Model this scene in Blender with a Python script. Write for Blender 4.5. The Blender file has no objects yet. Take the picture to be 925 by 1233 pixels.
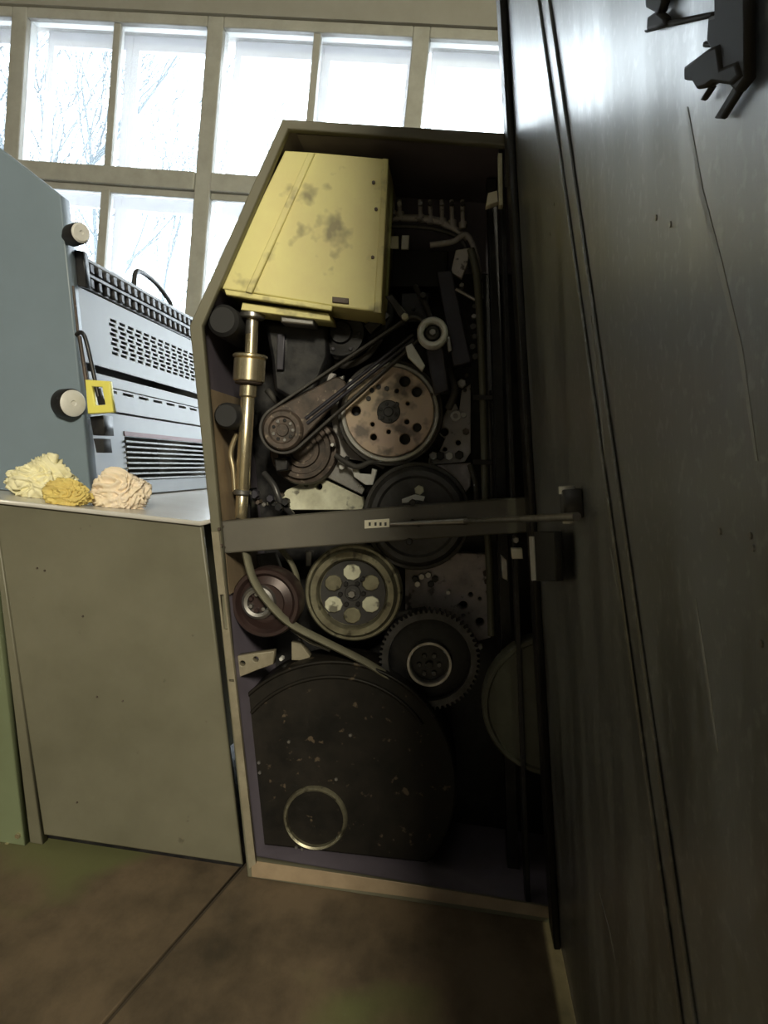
import bpy, bmesh, math, random
from mathutils import Vector, Matrix, noise

# ------------------------------------------------------------------ camera, world, lights, exposure
sc = bpy.context.scene
C = sc.collection
FPX, W, HPX = 900.0, 925.0, 1233.0
YAW, PITCH, ROLL = math.radians(5), math.radians(4), 0.10
D = 1.8                                                     # distance to the open side of the press
Fv = Vector((-math.sin(YAW)*math.cos(PITCH), math.cos(YAW)*math.cos(PITCH), -math.sin(PITCH)))
R0 = Vector((math.cos(YAW), math.sin(YAW), 0)); U0 = R0.cross(Fv)
Rv = R0*math.cos(ROLL) + U0*math.sin(ROLL)
Uv = U0*math.cos(ROLL) - R0*math.sin(ROLL)
def ray(px, py): return Fv + Rv*((px-W/2)/FPX) - Uv*((py-HPX/2)/FPX)
_r = ray(290, 1055)
CAMH = -_r.z*D/_r.y                                         # the foot of the press stands on the floor
EYE = Vector((0, 0, CAMH))
cd = bpy.data.cameras.new('camera'); cam = bpy.data.objects.new('camera', cd); C.objects.link(cam)
cd.sensor_fit = 'HORIZONTAL'; cd.sensor_width = 36; cd.lens = 36*FPX/W; cd.clip_start = 0.02
cam.matrix_world = Matrix(((Rv.x, Uv.x, -Fv.x, 0), (Rv.y, Uv.y, -Fv.y, 0), (Rv.z, Uv.z, -Fv.z, CAMH), (0, 0, 0, 1)))
sc.camera = cam

wd = bpy.data.worlds.new('overcast_sky'); sc.world = wd; wd.use_nodes = True
bg = wd.node_tree.nodes['Background']
bg.inputs[0].default_value = (0.86, 0.93, 1.0, 1); bg.inputs[1].default_value = 10.0

def area(name, loc, target, size, power, color):
    l = bpy.data.lights.new(name, 'AREA'); l.shape = 'RECTANGLE'; l.size, l.size_y = size
    l.energy = power; l.color = color
    o = bpy.data.objects.new(name, l); C.objects.link(o); o.location = loc
    o.rotation_euler = (Vector(target)-Vector(loc)).to_track_quat('-Z', 'Y').to_euler(); return o
area('hall_lamp_offscreen', (0.78, -4.4, 3.6), (-0.5, 1.8, 0.9), (0.8, 0.8), 400, (1.0, 0.92, 0.70))
area('hall_lamp_right_offscreen', (4.6, -0.6, 3.0), (0.4, 1.2, 0.0), (0.8, 0.8), 160, (0.95, 1.0, 0.60))

vs = sc.view_settings
vs.view_transform = 'Standard'; vs.look = 'None'; vs.gamma = 1.0; vs.use_curve_mapping = False
vs.exposure = 0.0
sc.cycles.use_denoising = True
sc.cycles.max_bounces = 8; sc.cycles.sample_clamp_indirect = 6

# ------------------------------------------------------------------ helpers
RND = random.Random(5)
class Frame:                                                # a plane in the place: origin, two axes, normal
    def __init__(s, O, u, v): s.O, s.u, s.v = Vector(O), Vector(u).normalized(), Vector(v).normalized(); s.n = s.u.cross(s.v).normalized()
    def uv(s, px, py):
        d = ray(px, py); t = (s.O-EYE).dot(s.n)/d.dot(s.n); p = EYE+d*t-s.O
        a, b, c = s.u.dot(s.u), s.u.dot(s.v), s.v.dot(s.v); pu, pv = p.dot(s.u), p.dot(s.v); det = a*c-b*b
        return ((pu*c-pv*b)/det, (pv*a-pu*b)/det)
    def at(s, q, z=0.0): return s.O + s.u*q[0] + s.v*q[1] + s.n*z
    def shift(s, z): f = Frame(s.O+s.n*z, s.u, s.v); return f
def FY(y): return Frame((0, y, 0), (1, 0, 0), (0, 0, 1))    # upright plane facing the hall
def PT(px, py, y): f = FY(y); return f.at(f.uv(px, py))
def SC(y): return y/FPX*1.01                                # metres per pixel at that depth

def mat(name, col, rough=0.6, metal=0.0, col2=None, scale=8.0, amount=0.5, bump=0.0, stretch=(1, 1, 1), spots=None, contrast=(0.35, 0.7), spec=0.5, rvar=0.0):
    m = bpy.data.materials.new(name); m.use_nodes = True; nt = m.node_tree; N, L = nt.nodes, nt.links
    b = N['Principled BSDF']; b.inputs['Roughness'].default_value = rough; b.inputs['Metallic'].default_value = metal
    b.inputs['Specular IOR Level'].default_value = spec
    b.inputs['Base Color'].default_value = (*col, 1)
    tc = N.new('ShaderNodeTexCoord'); mp = N.new('ShaderNodeMapping'); mp.inputs['Scale'].default_value = stretch
    L.new(tc.outputs['Object'], mp.inputs[0])
    nz = N.new('ShaderNodeTexNoise'); nz.inputs['Scale'].default_value = scale; nz.inputs['Detail'].default_value = 8
    nz.inputs['Roughness'].default_value = 0.65; L.new(mp.outputs[0], nz.inputs[0])
    out = None
    if col2:
        rp = N.new('ShaderNodeMapRange'); rp.inputs[1].default_value, rp.inputs[2].default_value = contrast
        rp.inputs[4].default_value = amount; L.new(nz.outputs[0], rp.inputs[0])
        mx = N.new('ShaderNodeMix'); mx.data_type = 'RGBA'; L.new(rp.outputs[0], mx.inputs[0])
        mx.inputs[6].default_value = (*col, 1); mx.inputs[7].default_value = (*col2, 1); out = mx.outputs[2]
    if spots:
        n2 = N.new('ShaderNodeTexNoise'); n2.inputs['Scale'].default_value = spots[1]; n2.inputs['Detail'].default_value = 3
        L.new(tc.outputs['Object'], n2.inputs[0])
        r2 = N.new('ShaderNodeMapRange'); r2.inputs[1].default_value, r2.inputs[2].default_value = spots[2]; r2.inputs[4].default_value = spots[3]
        L.new(n2.outputs[0], r2.inputs[0])
        m2 = N.new('ShaderNodeMix'); m2.data_type = 'RGBA'; L.new(r2.outputs[0], m2.inputs[0])
        if out: L.new(out, m2.inputs[6])
        else: m2.inputs[6].default_value = (*col, 1)
        m2.inputs[7].default_value = (*spots[0], 1); out = m2.outputs[2]
    if out: L.new(out, b.inputs['Base Color'])
    if rvar:
        r3 = N.new('ShaderNodeMapRange'); r3.inputs[1].default_value, r3.inputs[2].default_value = 0.3, 0.7
        r3.inputs[3].default_value, r3.inputs[4].default_value = rough-rvar, rough+rvar
        L.new(nz.outputs[0], r3.inputs[0]); L.new(r3.outputs[0], b.inputs['Roughness'])
    if bump:
        bp = N.new('ShaderNodeBump'); bp.inputs['Strength'].default_value = bump; bp.inputs['Distance'].default_value = 0.01
        L.new(nz.outputs[0], bp.inputs['Height']); L.new(bp.outputs[0], b.inputs['Normal'])
    return m

M = {}
M['olive'] = mat('olive_grey_paint', (0.165, 0.156, 0.112), 0.45, 0, (0.095, 0.09, 0.06), 2.2, 0.8, 0.03, spots=((0.05, 0.045, 0.03), 22, (0.72, 0.76), 0.5))
M['olive_edge'] = mat('worn_cream_paint', (0.27, 0.24, 0.175), 0.45, 0, (0.12, 0.10, 0.065), 14, 0.7)
M['green_panel'] = mat('pale_green_paint', (0.16, 0.19, 0.11), 0.45, 0, (0.12, 0.14, 0.08), 4, 0.6)
M['blue_grey'] = mat('blue_grey_paint', (0.19, 0.245, 0.30), 0.4, 0, (0.155, 0.20, 0.24), 3, 0.6, 0.02)
M['light_grey'] = mat('light_grey_paint', (0.235, 0.25, 0.265), 0.4, 0, (0.19, 0.205, 0.22), 6, 0.5)
M['deck'] = mat('white_deck_enamel', (0.62, 0.60, 0.58), 0.25, 0, (0.5, 0.48, 0.42), 7, 0.6)
M['yellow'] = mat('greasy_yellow_paint', (0.74, 0.69, 0.30), 0.42, 0, (0.66, 0.57, 0.27), 6, 0.8, 0.02, spots=((0.16, 0.14, 0.09), 13, (0.60, 0.72), 0.75))
M['black'] = mat('black_oily_metal', (0.010, 0.010, 0.012), 0.4, 0.2, (0.04, 0.037, 0.035), 18, 0.8, 0.1, rvar=0.12, contrast=(0.45, 0.75))
M['hood_in'] = mat('dark_violet_grey_paint', (0.16, 0.14, 0.18), 0.5, 0, (0.11, 0.095, 0.12), 5, 0.8, 0.03)
M['indigo'] = mat('dark_indigo_casting', (0.05, 0.048, 0.065), 0.4, 0.3, (0.03, 0.03, 0.035), 12, 0.7, 0.05)
M['rubber'] = mat('black_rubber', (0.014, 0.014, 0.016), 0.7)
M['belt'] = mat('dusty_black_belt', (0.04, 0.037, 0.036), 0.65, 0, (0.085, 0.08, 0.07), 30, 0.6, 0.1)
M['steel'] = mat('greasy_bare_steel', (0.40, 0.39, 0.38), 0.35, 0.9, (0.16, 0.15, 0.14), 18, 0.7, 0.05, rvar=0.1)
M['grey_iron'] = mat('grey_machined_iron', (0.48, 0.46, 0.455), 0.5, 0.2, (0.27, 0.25, 0.245), 15, 0.6, 0.05, spots=((0.03, 0.03, 0.03), 40, (0.62, 0.68), 0.8))
M['white_metal'] = mat('white_zinc_metal', (0.74, 0.74, 0.72), 0.4, 0.2, (0.42, 0.41, 0.39), 25, 0.6)
M['cream'] = mat('cream_machined_plate', (0.74, 0.74, 0.58), 0.45, 0.1, (0.36, 0.34, 0.24), 15, 0.8, spots=((0.05, 0.045, 0.035), 26, (0.60, 0.67), 0.8))
M['pinkgrey'] = mat('pinkish_grey_plate', (0.58, 0.51, 0.50), 0.5, 0.1, (0.24, 0.21, 0.20), 14, 0.8, 0.05, spots=((0.06, 0.055, 0.05), 28, (0.62, 0.68), 0.8))
M['copper'] = mat('copper_brown_disc', (0.53, 0.39, 0.34), 0.45, 0.25, (0.58, 0.48, 0.32), 5, 0.9, 0.06, spots=((0.085, 0.08, 0.08), 16, (0.50, 0.60), 0.75))
M['brown'] = mat('rusty_brown_casting', (0.115, 0.085, 0.07), 0.5, 0.3, (0.025, 0.022, 0.02), 24, 0.95, 0.12, spots=((0.28, 0.23, 0.18), 60, (0.64, 0.70), 0.7))
M['red_brown'] = mat('dark_red_pulley', (0.045, 0.024, 0.022), 0.4, 0.3, (0.025, 0.018, 0.018), 14, 0.7, 0.05)
M['brass'] = mat('yellowed_chrome', (0.82, 0.72, 0.50), 0.25, 0.9, (0.55, 0.45, 0.27), 25, 0.5)
M['olive_metal'] = mat('olive_bronze_rim', (0.30, 0.285, 0.20), 0.38, 0.6, (0.11, 0.095, 0.065), 18, 0.9, 0.08, spots=((0.05, 0.045, 0.03), 34, (0.58, 0.66), 0.8))
M['dark_disc'] = mat('dark_grey_disc', (0.07, 0.068, 0.07), 0.4, 0.35, (0.026, 0.026, 0.026), 16, 0.9, 0.08, rvar=0.12)
M['guard'] = mat('oily_black_guard', (0.009, 0.0085, 0.0075), 0.5, 0.0, (0.02, 0.016, 0.012), 10, 0.8, 0.1, spots=((0.10, 0.075, 0.05), 38, (0.64, 0.70), 0.8), rvar=0.15, spec=0.2)
M['olive_dark'] = mat('dark_olive_plate', (0.10, 0.10, 0.075), 0.5, 0.1, (0.06, 0.06, 0.045), 8, 0.7)
M['beam'] = mat('grey_brown_beam_paint', (0.125, 0.115, 0.095), 0.42, 0, (0.085, 0.08, 0.07), 8, 0.7)
M['webbing'] = mat('dusty_olive_webbing', (0.20, 0.19, 0.135), 0.7, 0, (0.10, 0.095, 0.07), 20, 0.6)
M['rack'] = mat('dark_grey_rack', (0.05, 0.05, 0.056), 0.45, 0.2, (0.03, 0.03, 0.034), 20, 0.6)
M['tan'] = mat('tan_inner_wall', (0.33, 0.25, 0.165), 0.5, 0, (0.18, 0.13, 0.085), 10, 0.7)
M['label'] = mat('cream_label', (0.75, 0.71, 0.58), 0.6)
M['white_plastic'] = mat('white_plastic', (0.72, 0.71, 0.68), 0.4, 0, (0.5, 0.5, 0.48), 30, 0.5)
M['yellow_plastic'] = mat('yellow_plastic', (0.78, 0.72, 0.15), 0.45)
M['print_ink'] = mat('dark_print_ink', (0.04, 0.04, 0.04), 0.7)
M['red_print'] = mat('dull_red_paint', (0.22, 0.09, 0.10), 0.5)
M['window_paint'] = mat('old_grey_window_paint', (0.40, 0.39, 0.365), 0.5, 0, (0.29, 0.28, 0.25), 9, 0.7, 0.04)
M['sash_white'] = mat('white_sash_paint', (0.74, 0.72, 0.76), 0.5, 0, (0.6, 0.58, 0.6), 9, 0.5)
M['wall'] = mat('tan_grey_plaster', (0.30, 0.285, 0.26), 0.85, 0, (0.24, 0.225, 0.20), 4, 0.6, 0.1)
M['ceil'] = mat('dirty_white_ceiling', (0.3, 0.3, 0.29), 0.9)
M['snow'] = mat('snowy_ground', (0.8, 0.82, 0.86), 0.8)
M['bark'] = mat('pale_bark', (0.085, 0.105, 0.115), 0.9, 0, (0.06, 0.075, 0.085), 10, 0.6)
M['facade'] = mat('distant_facade', (0.62, 0.64, 0.66), 0.9)

def door_mat():
    m = mat('dark_slate_door_paint', (0.018, 0.022, 0.026), 0.5, 0, (0.115, 0.13, 0.138), 12, 0.85, 0.22, stretch=(1, 1, 0.14), contrast=(0.47, 0.70), spots=((0.16, 0.175, 0.18), 85, (0.56, 0.68), 0.7), rvar=0.22, spec=0.9)
    b = m.node_tree.nodes['Principled BSDF']; b.inputs['IOR'].default_value = 1.9; b.inputs['Coat Weight'].default_value = 0.9; b.inputs['Coat Roughness'].default_value = 0.30
    return m
M['door'] = door_mat()
def floor_mat(name):
    m = mat(name, (0.15, 0.108, 0.068), 0.75, 0, (0.045, 0.034, 0.021), 4, 0.9, 0.5, stretch=(1, 0.6, 1), spots=((0.12, 0.135, 0.05), 1.3, (0.53, 0.60), 0.8), contrast=(0.42, 0.66))
    return m
M['floor'] = floor_mat('worn_painted_concrete')
M['joint'] = mat('dark_floor_joint', (0.06, 0.045, 0.03), 0.9)
def rag_mat(name, c, c2): 
    m = mat(name, c, 0.9, 0, c2, 20, 0.8, 0.35, spec=0.2); return m
M['rag_cream'] = rag_mat('cream_yellow_cotton', (0.86, 0.82, 0.58), (0.80, 0.73, 0.42))
M['rag_yellow'] = rag_mat('yellow_cotton', (0.74, 0.60, 0.20), (0.62, 0.46, 0.16))
M['rag_pink'] = rag_mat('pinkish_cotton', (0.86, 0.74, 0.62), (0.82, 0.70, 0.48))
def glass_mat():
    m = bpy.data.materials.new('dusty_window_glass'); m.use_nodes = True; nt = m.node_tree; N, L = nt.nodes, nt.links
    N.remove(N['Principled BSDF']); o = N['Material Output']
    t = N.new('ShaderNodeBsdfTransparent'); t.inputs[0].default_value = (0.96, 0.98, 0.98, 1)
    g = N.new('ShaderNodeBsdfGlossy'); g.inputs['Roughness'].default_value = 0.05
    d = N.new('ShaderNodeBsdfTranslucent'); d.inputs[0].default_value = (0.85, 0.88, 0.9, 1)
    fr = N.new('ShaderNodeFresnel'); fr.inputs[0].default_value = 1.45
    m1 = N.new('ShaderNodeMixShader'); m1.inputs[0].default_value = 0.05; L.new(t.outputs[0], m1.inputs[1]); L.new(d.outputs[0], m1.inputs[2])
    m2 = N.new('ShaderNodeMixShader'); L.new(fr.outputs[0], m2.inputs[0]); L.new(m1.outputs[0], m2.inputs[1]); L.new(g.outputs[0], m2.inputs[2])
    L.new(m2.outputs[0], o.inputs[0]); return m
M['glass'] = glass_mat()

def link(name, me, m, parent=None):
    o = bpy.data.objects.new(name, me); C.objects.link(o)
    if m: me.materials.clear(); me.materials.append(M[m])
    if parent is not None:
        o.parent = parent
        if parent.type == 'EMPTY': o.matrix_parent_inverse = Matrix.Translation(-BASE.get(parent.name, Vector((0, 0, 0))))
    return o
BASE = {}
def thing(name, label, cat, loc, group=None):
    o = bpy.data.objects.new(name, None); C.objects.link(o); o.location = loc; o.empty_display_size = 0.1
    BASE[o.name] = Vector(loc); o['label'] = label; o['category'] = cat
    if group: o['group'] = group
    return o
def tag(o, label, cat, group=None):
    o['label'] = label; o['category'] = cat
    if group: o['group'] = group
    return o
def struct(o): o['kind'] = 'structure'; return o

def shape(name, outer, holes, fr, t, m, parent=None, bev=0.0, z=0.0):
    """A plate: outline and holes (u,v on the frame's plane), from z to z+t along the normal."""
    cu = bpy.data.curves.new(name, 'CURVE'); cu.dimensions = '2D'; cu.fill_mode = 'BOTH'
    bev = min(bev, t*0.45); cu.extrude = max(t/2-bev, 1e-5); cu.bevel_depth = bev; cu.bevel_resolution = 1; cu.offset = -bev
    for ring in [outer]+list(holes):
        sp = cu.splines.new('POLY'); sp.points.add(len(ring)-1); sp.use_cyclic_u = True
        for p, q in zip(sp.points, ring): p.co = (q[0], q[1], 0, 1)
    tmp = bpy.data.objects.new('tmp', cu); me = bpy.data.meshes.new_from_object(tmp)
    bpy.data.objects.remove(tmp); bpy.data.curves.remove(cu)
    for v in me.vertices: v.co = fr.O + fr.u*v.co.x + fr.v*v.co.y + fr.n*(v.co.z+t/2+z)
    me.name = name
    return link(name, me, m, parent)
def pxs(fr, pts): return [fr.uv(*p) for p in pts]
def circ(c, r, n=40, a0=0.0): return [(c[0]+r*math.cos(a0+2*math.pi*i/n), c[1]+r*math.sin(a0+2*math.pi*i/n)) for i in range(n)]
def plate(name, pts, y, t, m, parent, holes=(), bev=0.002):
    """A plate traced on the plane at depth y (front face), thickness t going away from the hall."""
    f = FY(y); s = SC(y)
    return shape(name, pxs(f, pts), [circ(f.uv(h[0], h[1]), h[2]*s, 16) for h in holes], f, t, m, parent, bev, -t)
def box(name, lo, hi, m, parent=None, bev=0.0):
    bm = bmesh.new(); bmesh.ops.create_cube(bm, size=1)
    for v in bm.verts: v.co = Vector([lo[i]+(hi[i]-lo[i])*(v.co[i]+0.5) for i in range(3)])
    if bev: bmesh.ops.bevel(bm, geom=bm.edges[:], offset=bev, segments=2, affect='EDGES', profile=0.5)
    me = bpy.data.meshes.new(name); bm.to_mesh(me); bm.free(); return link(name, me, m, parent)
def lathe(name, center, axis, prof, m, parent=None, seg=48):
    """prof: (radius, height along axis) pairs turned round the axis."""
    ax = Vector(axis).normalized(); a = ax.orthogonal().normalized(); b = ax.cross(a); c = Vector(center)
    bm = bmesh.new(); rings = []
    for r, h in prof:
        if r < 1e-6: rings.append([bm.verts.new(c+ax*h)])
        else: rings.append([bm.verts.new(c+ax*h+(a*math.cos(2*math.pi*i/seg)+b*math.sin(2*math.pi*i/seg))*r) for i in range(seg)])
    for p, q in zip(rings, rings[1:]):
        if len(p) == 1 and len(q) == 1: continue
        for i in range(seg):
            j = (i+1) % seg
            if len(p) == 1: bm.faces.new((p[0], q[i], q[j]))
            elif len(q) == 1: bm.faces.new((p[i], q[0], p[j]))
            else: bm.faces.new((p[i], q[i], q[j], p[j]))
    bmesh.ops.recalc_face_normals(bm, faces=bm.faces)
    me = bpy.data.meshes.new(name); bm.to_mesh(me); bm.free()
    o = link(name, me, m, parent); smooth(me); return o
def smooth(me, ang=35):
    for p in me.polygons: p.use_smooth = True
    me.set_sharp_from_angle(angle=math.radians(ang))
def wheel(name, px, py, y, prof, m, parent, seg=56):
    """prof: (radius in photo pixels at that depth, metres towards the hall)."""
    s = SC(y); return lathe(name, PT(px, py, y), (0, -1, 0), [(r*s, h) for r, h in prof], m, parent, seg)
def spline(pts, n=6):
    out = []; P = [Vector(p) for p in pts]
    for i in range(len(P)-1):
        p0, p1, p2, p3 = P[max(i-1, 0)], P[i], P[i+1], P[min(i+2, len(P)-1)]
        for k in range(n):
            t = k/n
            out.append(0.5*((2*p1)+(p2-p0)*t+(2*p0-5*p1+4*p2-p3)*t*t+(3*p1-p0-3*p2+p3)*t**3))
    return out+[P[-1]]
def tube(name, pts, rad, m, parent=None, seg=10, flat=None):
    """A round (or, with flat=(w,h,side), flattened) bar swept along points; rad a number or one per point."""
    P = [Vector(p) for p in pts]; rs = rad if isinstance(rad, (list, tuple)) else [rad]*len(P)
    bm = bmesh.new(); rings = []; ref = None
    for i, p in enumerate(P):
        t = (P[min(i+1, len(P)-1)]-P[max(i-1, 0)])
        if t.length < 1e-9: t = Vector((0, 0, 1))
        t.normalize()
        if ref is None: ref = t.orthogonal().normalized() if flat is None else Vector(flat[2])
        a = (ref-t*ref.dot(t)).normalized(); b = t.cross(a)
        if flat is None: ref = a
        fa, fb = (1, 1) if flat is None else flat[:2]
        rings.append([bm.verts.new(p+a*(math.cos(2*math.pi*k/seg)*rs[i]*fa)+b*(math.sin(2*math.pi*k/seg)*rs[i]*fb)) for k in range(seg)])
    for p, q in zip(rings, rings[1:]):
        for k in range(seg): bm.faces.new((p[k], p[(k+1) % seg], q[(k+1) % seg], q[k]))
    bm.faces.new(rings[0][::-1]); bm.faces.new(rings[-1])
    bmesh.ops.recalc_face_normals(bm, faces=bm.faces)
    me = bpy.data.meshes.new(name); bm.to_mesh(me); bm.free(); o = link(name, me, m, parent); smooth(me, 50); return o
def hull(c1, r1, c2, r2, n=20):
    """Outline of a link with two round ends."""
    v = Vector(c2)-Vector(c1); d = v.length; a = math.atan2(v.y, v.x); k = math.acos((r1-r2)/d)
    o = [(c1[0]+r1*math.cos(a+k+(2*math.pi-2*k)*i/n), c1[1]+r1*math.sin(a+k+(2*math.pi-2*k)*i/n)) for i in range(n+1)]
    o += [(c2[0]+r2*math.cos(a-k+2*k*i/n), c2[1]+r2*math.sin(a-k+2*k*i/n)) for i in range(n+1)]
    return o
def gear_outline(c, r, teeth, h):
    o = []
    for i in range(teeth):
        for f, rr in ((0.0, r-h), (0.22, r-h), (0.36, r), (0.64, r), (0.78, r-h)):
            a = 2*math.pi*(i+f)/teeth; o.append((c[0]+rr*math.cos(a), c[1]+rr*math.sin(a)))
    return o
def bolt(px, py, y, r, m, parent, h=0.008, name='bolt'):
    """A hexagon head standing towards the hall."""
    s = SC(y); return lathe(name, PT(px, py, y), (0, -1, 0), [(0, h), (r*s*0.85, h), (r*s, h*0.75), (r*s, -0.004), (0, -0.004)], m, parent, 6)

# ------------------------------------------------------------------ the hall
YW = 5.0
RX0, RX1, RY0, RZ = -7.0, 6.0, -6.0, 5.4
floor = struct(box('floor', (RX0, RY0, -0.2), (RX1, YW+0.35, -0.012), 'joint'))
# concrete slabs with a dark joint that runs from the foot of the press towards the hall
fl = Frame((0, 0, 0), (1, 0, 0), (0, 1, 0))
def fuv(px, py): return fl.uv(px, py)
ja, jb = Vector(fuv(255, 1085)), Vector(fuv(125, 1233)); jd = (jb-ja).normalized()
jperp = Vector((jd.y, -jd.x))
if jperp.x < 0: jperp = -jperp
ya = jd*(1/ jd.y)                                            # joint direction per metre of y
def jx(y, k): return ja.x + ya.x*(y-ja.y) + k*1.6
ks = [-3, -2, -1, 0, 1, 2, 3]
rows = [RY0, -3.6, -1.8, 0.45, 2.6, YW+0.3]
for k in ks[:-1]:
    for r0, r1 in zip(rows, rows[1:]):
        g = 0.006
        q = [(jx(r0+g, k)+g, r0+g), (jx(r0+g, k+1)-g, r0+g), (jx(r1-g, k+1)-g, r1-g), (jx(r1-g, k)+g, r1-g)]
        q = [(min(max(a, RX0), RX1), b) for a, b in q]
        if max(p[0] for p in q)-min(p[0] for p in q) < 0.05: continue
        shape('concrete_slab', q, [], fl, 0.0119, 'floor', floor, 0.002, -0.0119)

ww = FY(YW)
wx = lambda px, py=110: ww.uv(px, py)[0]
wz = lambda py, px=150: ww.uv(px, py)[1]
zt, zm = wz(18), wz(212)
zb = 1.05
pitch_w = (wx(500)-wx(14))/2
X0w = wx(14)-pitch_w*2; nb = 7
X1w = X0w+nb*pitch_w
wall_back = struct(shape('wall_back', [(RX0, 0), (RX1, 0), (RX1, RZ), (RX0, RZ)], [[(X0w, zb), (X1w, zb), (X1w, zt+0.04), (X0w, zt+0.04)]], ww, 0.35, 'wall', None, 0, -0.35))
struct(box('wall_left', (RX0-0.2, RY0, 0), (RX0, YW+0.35, RZ), 'wall'))
struct(box('wall_right', (RX1, RY0, 0), (RX1+0.2, YW+0.35, RZ), 'wall'))
struct(box('wall_front', (RX0, RY0-0.2, 0), (RX1, RY0, RZ), 'wall'))
struct(box('ceiling', (RX0-0.2, RY0-0.2, RZ), (RX1+0.2, YW+0.35, RZ+0.2), 'ceil'))
win = bpy.data.objects.new('window_1', None); C.objects.link(win); struct(win)
yf = YW+0.03
# main posts, thin glazing bars, rails: two skins of old double glazing
for i in range(nb+1):
    x = X0w+i*pitch_w; box('mullion', (x-0.055, yf, zb), (x+0.055, yf+0.14, zt+0.04), 'window_paint', win, 0.008)
    if i < nb:
        xm = x+pitch_w/2
        box('glazing_bar', (xm-0.024, yf+0.02, zm+0.06), (xm+0.024, yf+0.09, zt-0.02), 'window_paint', win, 0.004)
        box('glazing_bar', (xm-0.03, yf+0.02, zb+0.05), (xm+0.03, yf+0.09, zm-0.08), 'window_paint', win, 0.004)
        xa, xb = x+0.055, x+pitch_w-0.055
        box('rail', (xa, yf-0.012, zm-0.05), (xb, yf+0.12, zm+0.07), 'window_paint', win, 0.008)
        box('drip_rail', (xa, yf+0.03, zm-0.095), (xb, yf+0.09, zm-0.05), 'window_paint', win, 0.004)
        box('rail', (xa, yf, zt-0.03), (xb, yf+0.12, zt+0.04), 'window_paint', win, 0.008)
        box('rail', (xa, yf, zb), (xb, yf+0.12, zb+0.06), 'window_paint', win, 0.008)
        for a, b in ((xa, xm-0.022), (xm+0.022, xb)):
            for c, d in ((zm+0.06, zt-0.02), (zb+0.05, zm-0.08)):
                box('pane', (a, yf+0.05, c), (b, yf+0.054, d), 'glass', win)
        # outer white sash, a hand's breadth behind
        for a, b in ((x+0.055, xm), (xm, x+pitch_w-0.055)):
            for c, d in ((zm+0.03, zt+0.03), (zb+0.03, zm-0.03)):
                f2 = FY(yf+0.27)
                shape('outer_sash', [(a, c), (b, c), (b, d), (a, d)], [[(a+0.05, c+0.05), (b-0.05, c+0.05), (b-0.05, d-0.10), (a+0.05, d-0.10)]], f2, 0.04, 'sash_white', win, 0.004, -0.04)
box('window_sill', (X0w, YW-0.12, zb-0.05), (X1w, YW-0.001, zb), 'window_paint', win, 0.008)

# outside
struct(box('ground_outside', (-60, YW+0.4, -1.5), (60, 90, -1.3), 'snow'))
def bare_tree(px, py, y, lean, hgt, seed, label, r0):
    rnd = random.Random(seed); b = PT(px, py, y); b.z = -1.3
    t = thing('bare_tree', label, 'tree', b, 'trees outside the windows')
    segs = []
    def grow(p, d, r, n, lvl):
        pts = [p]; rs = [r]
        for k in range(n):
            d = (d+Vector((rnd.uniform(-.16, .16), rnd.uniform(-.16, .16), rnd.uniform(-.05, .12)))).normalized()
            p = p+d*(hgt/9*(0.75**lvl)); pts.append(p); rs.append(r*(1-0.75*(k+1)/n))
            if lvl < 3 and (lvl > 0 or k > 1):
                for _ in range(2):
                    e = (d*0.6+Vector((rnd.uniform(-1, 1), rnd.uniform(-1, 1), rnd.uniform(0, .6)))).normalized()
                    grow(p, e, rs[-1]*0.55, max(3, n-3), lvl+1)
        segs.append((lvl, pts, rs))
    grow(b, Vector(lean).normalized(), r0, 9, 0)
    for nm, cond in (('trunk', lambda l: l == 0), ('branches', lambda l: l > 0)):
        bm = bmesh.new()
        for lvl, pts, rs in segs:
            if not cond(lvl): continue
            n = 8 if lvl == 0 else (5 if lvl == 1 else 3); prev = None
            for p, r in zip(pts, rs):
                ring = [bm.verts.new(p+Vector((math.cos(2*math.pi*k/n), math.sin(2*math.pi*k/n), 0))*max(r, 0.012)) for k in range(n)]
                if prev:
                    for k in range(n): bm.faces.new((prev[k], prev[(k+1) % n], ring[(k+1) % n], ring[k]))
                prev = ring
        me = bpy.data.meshes.new(nm); bm.to_mesh(me); bm.free(); o = link(nm, me, 'bark', t)
bare_tree(75, 400, 13, (-0.06, 0, 1), 11, 3, 'bare winter tree with a thick upright trunk outside the window', 0.2)
bare_tree(118, 400, 24, (-0.03, 0.05, 1), 13, 8, 'slim bare tree standing behind the thick trunk outside the window', 0.14)
bare_tree(165, 400, 36, (0.28, 0.0, 1), 16, 12, 'leaning bare tree with thin pale branches outside the window', 0.14)

# ------------------------------------------------------------------ the press unit with its side open
press = thing('printing_press_unit', 'tall open-sided press unit showing belts, pulleys and gears under an angled hood', 'machine', PT(300, 1053, D)*1.0)
YB = D+0.36                                                  # mounting plate behind the gears
fD = FY(D)
def off(p, dx, dy): return (p[0]+dx, p[1]+dy)
outer = [(298, 1056), (228, 392), (340, 143), (800, 172), (900, 1165)]
inner = [(304, 1036), (280, 800), (243, 392), (347, 155), (622, 176), (672, 1098), (480, 1066)]
oz = pxs(fD, outer); oz[0] = (oz[0][0], 0.0); oz[4] = (oz[4][0], 0.0)
iz = pxs(fD, inner)
shape('frame', oz, [iz], fD, 0.025, 'olive', press, 0.003, -0.025)
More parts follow.
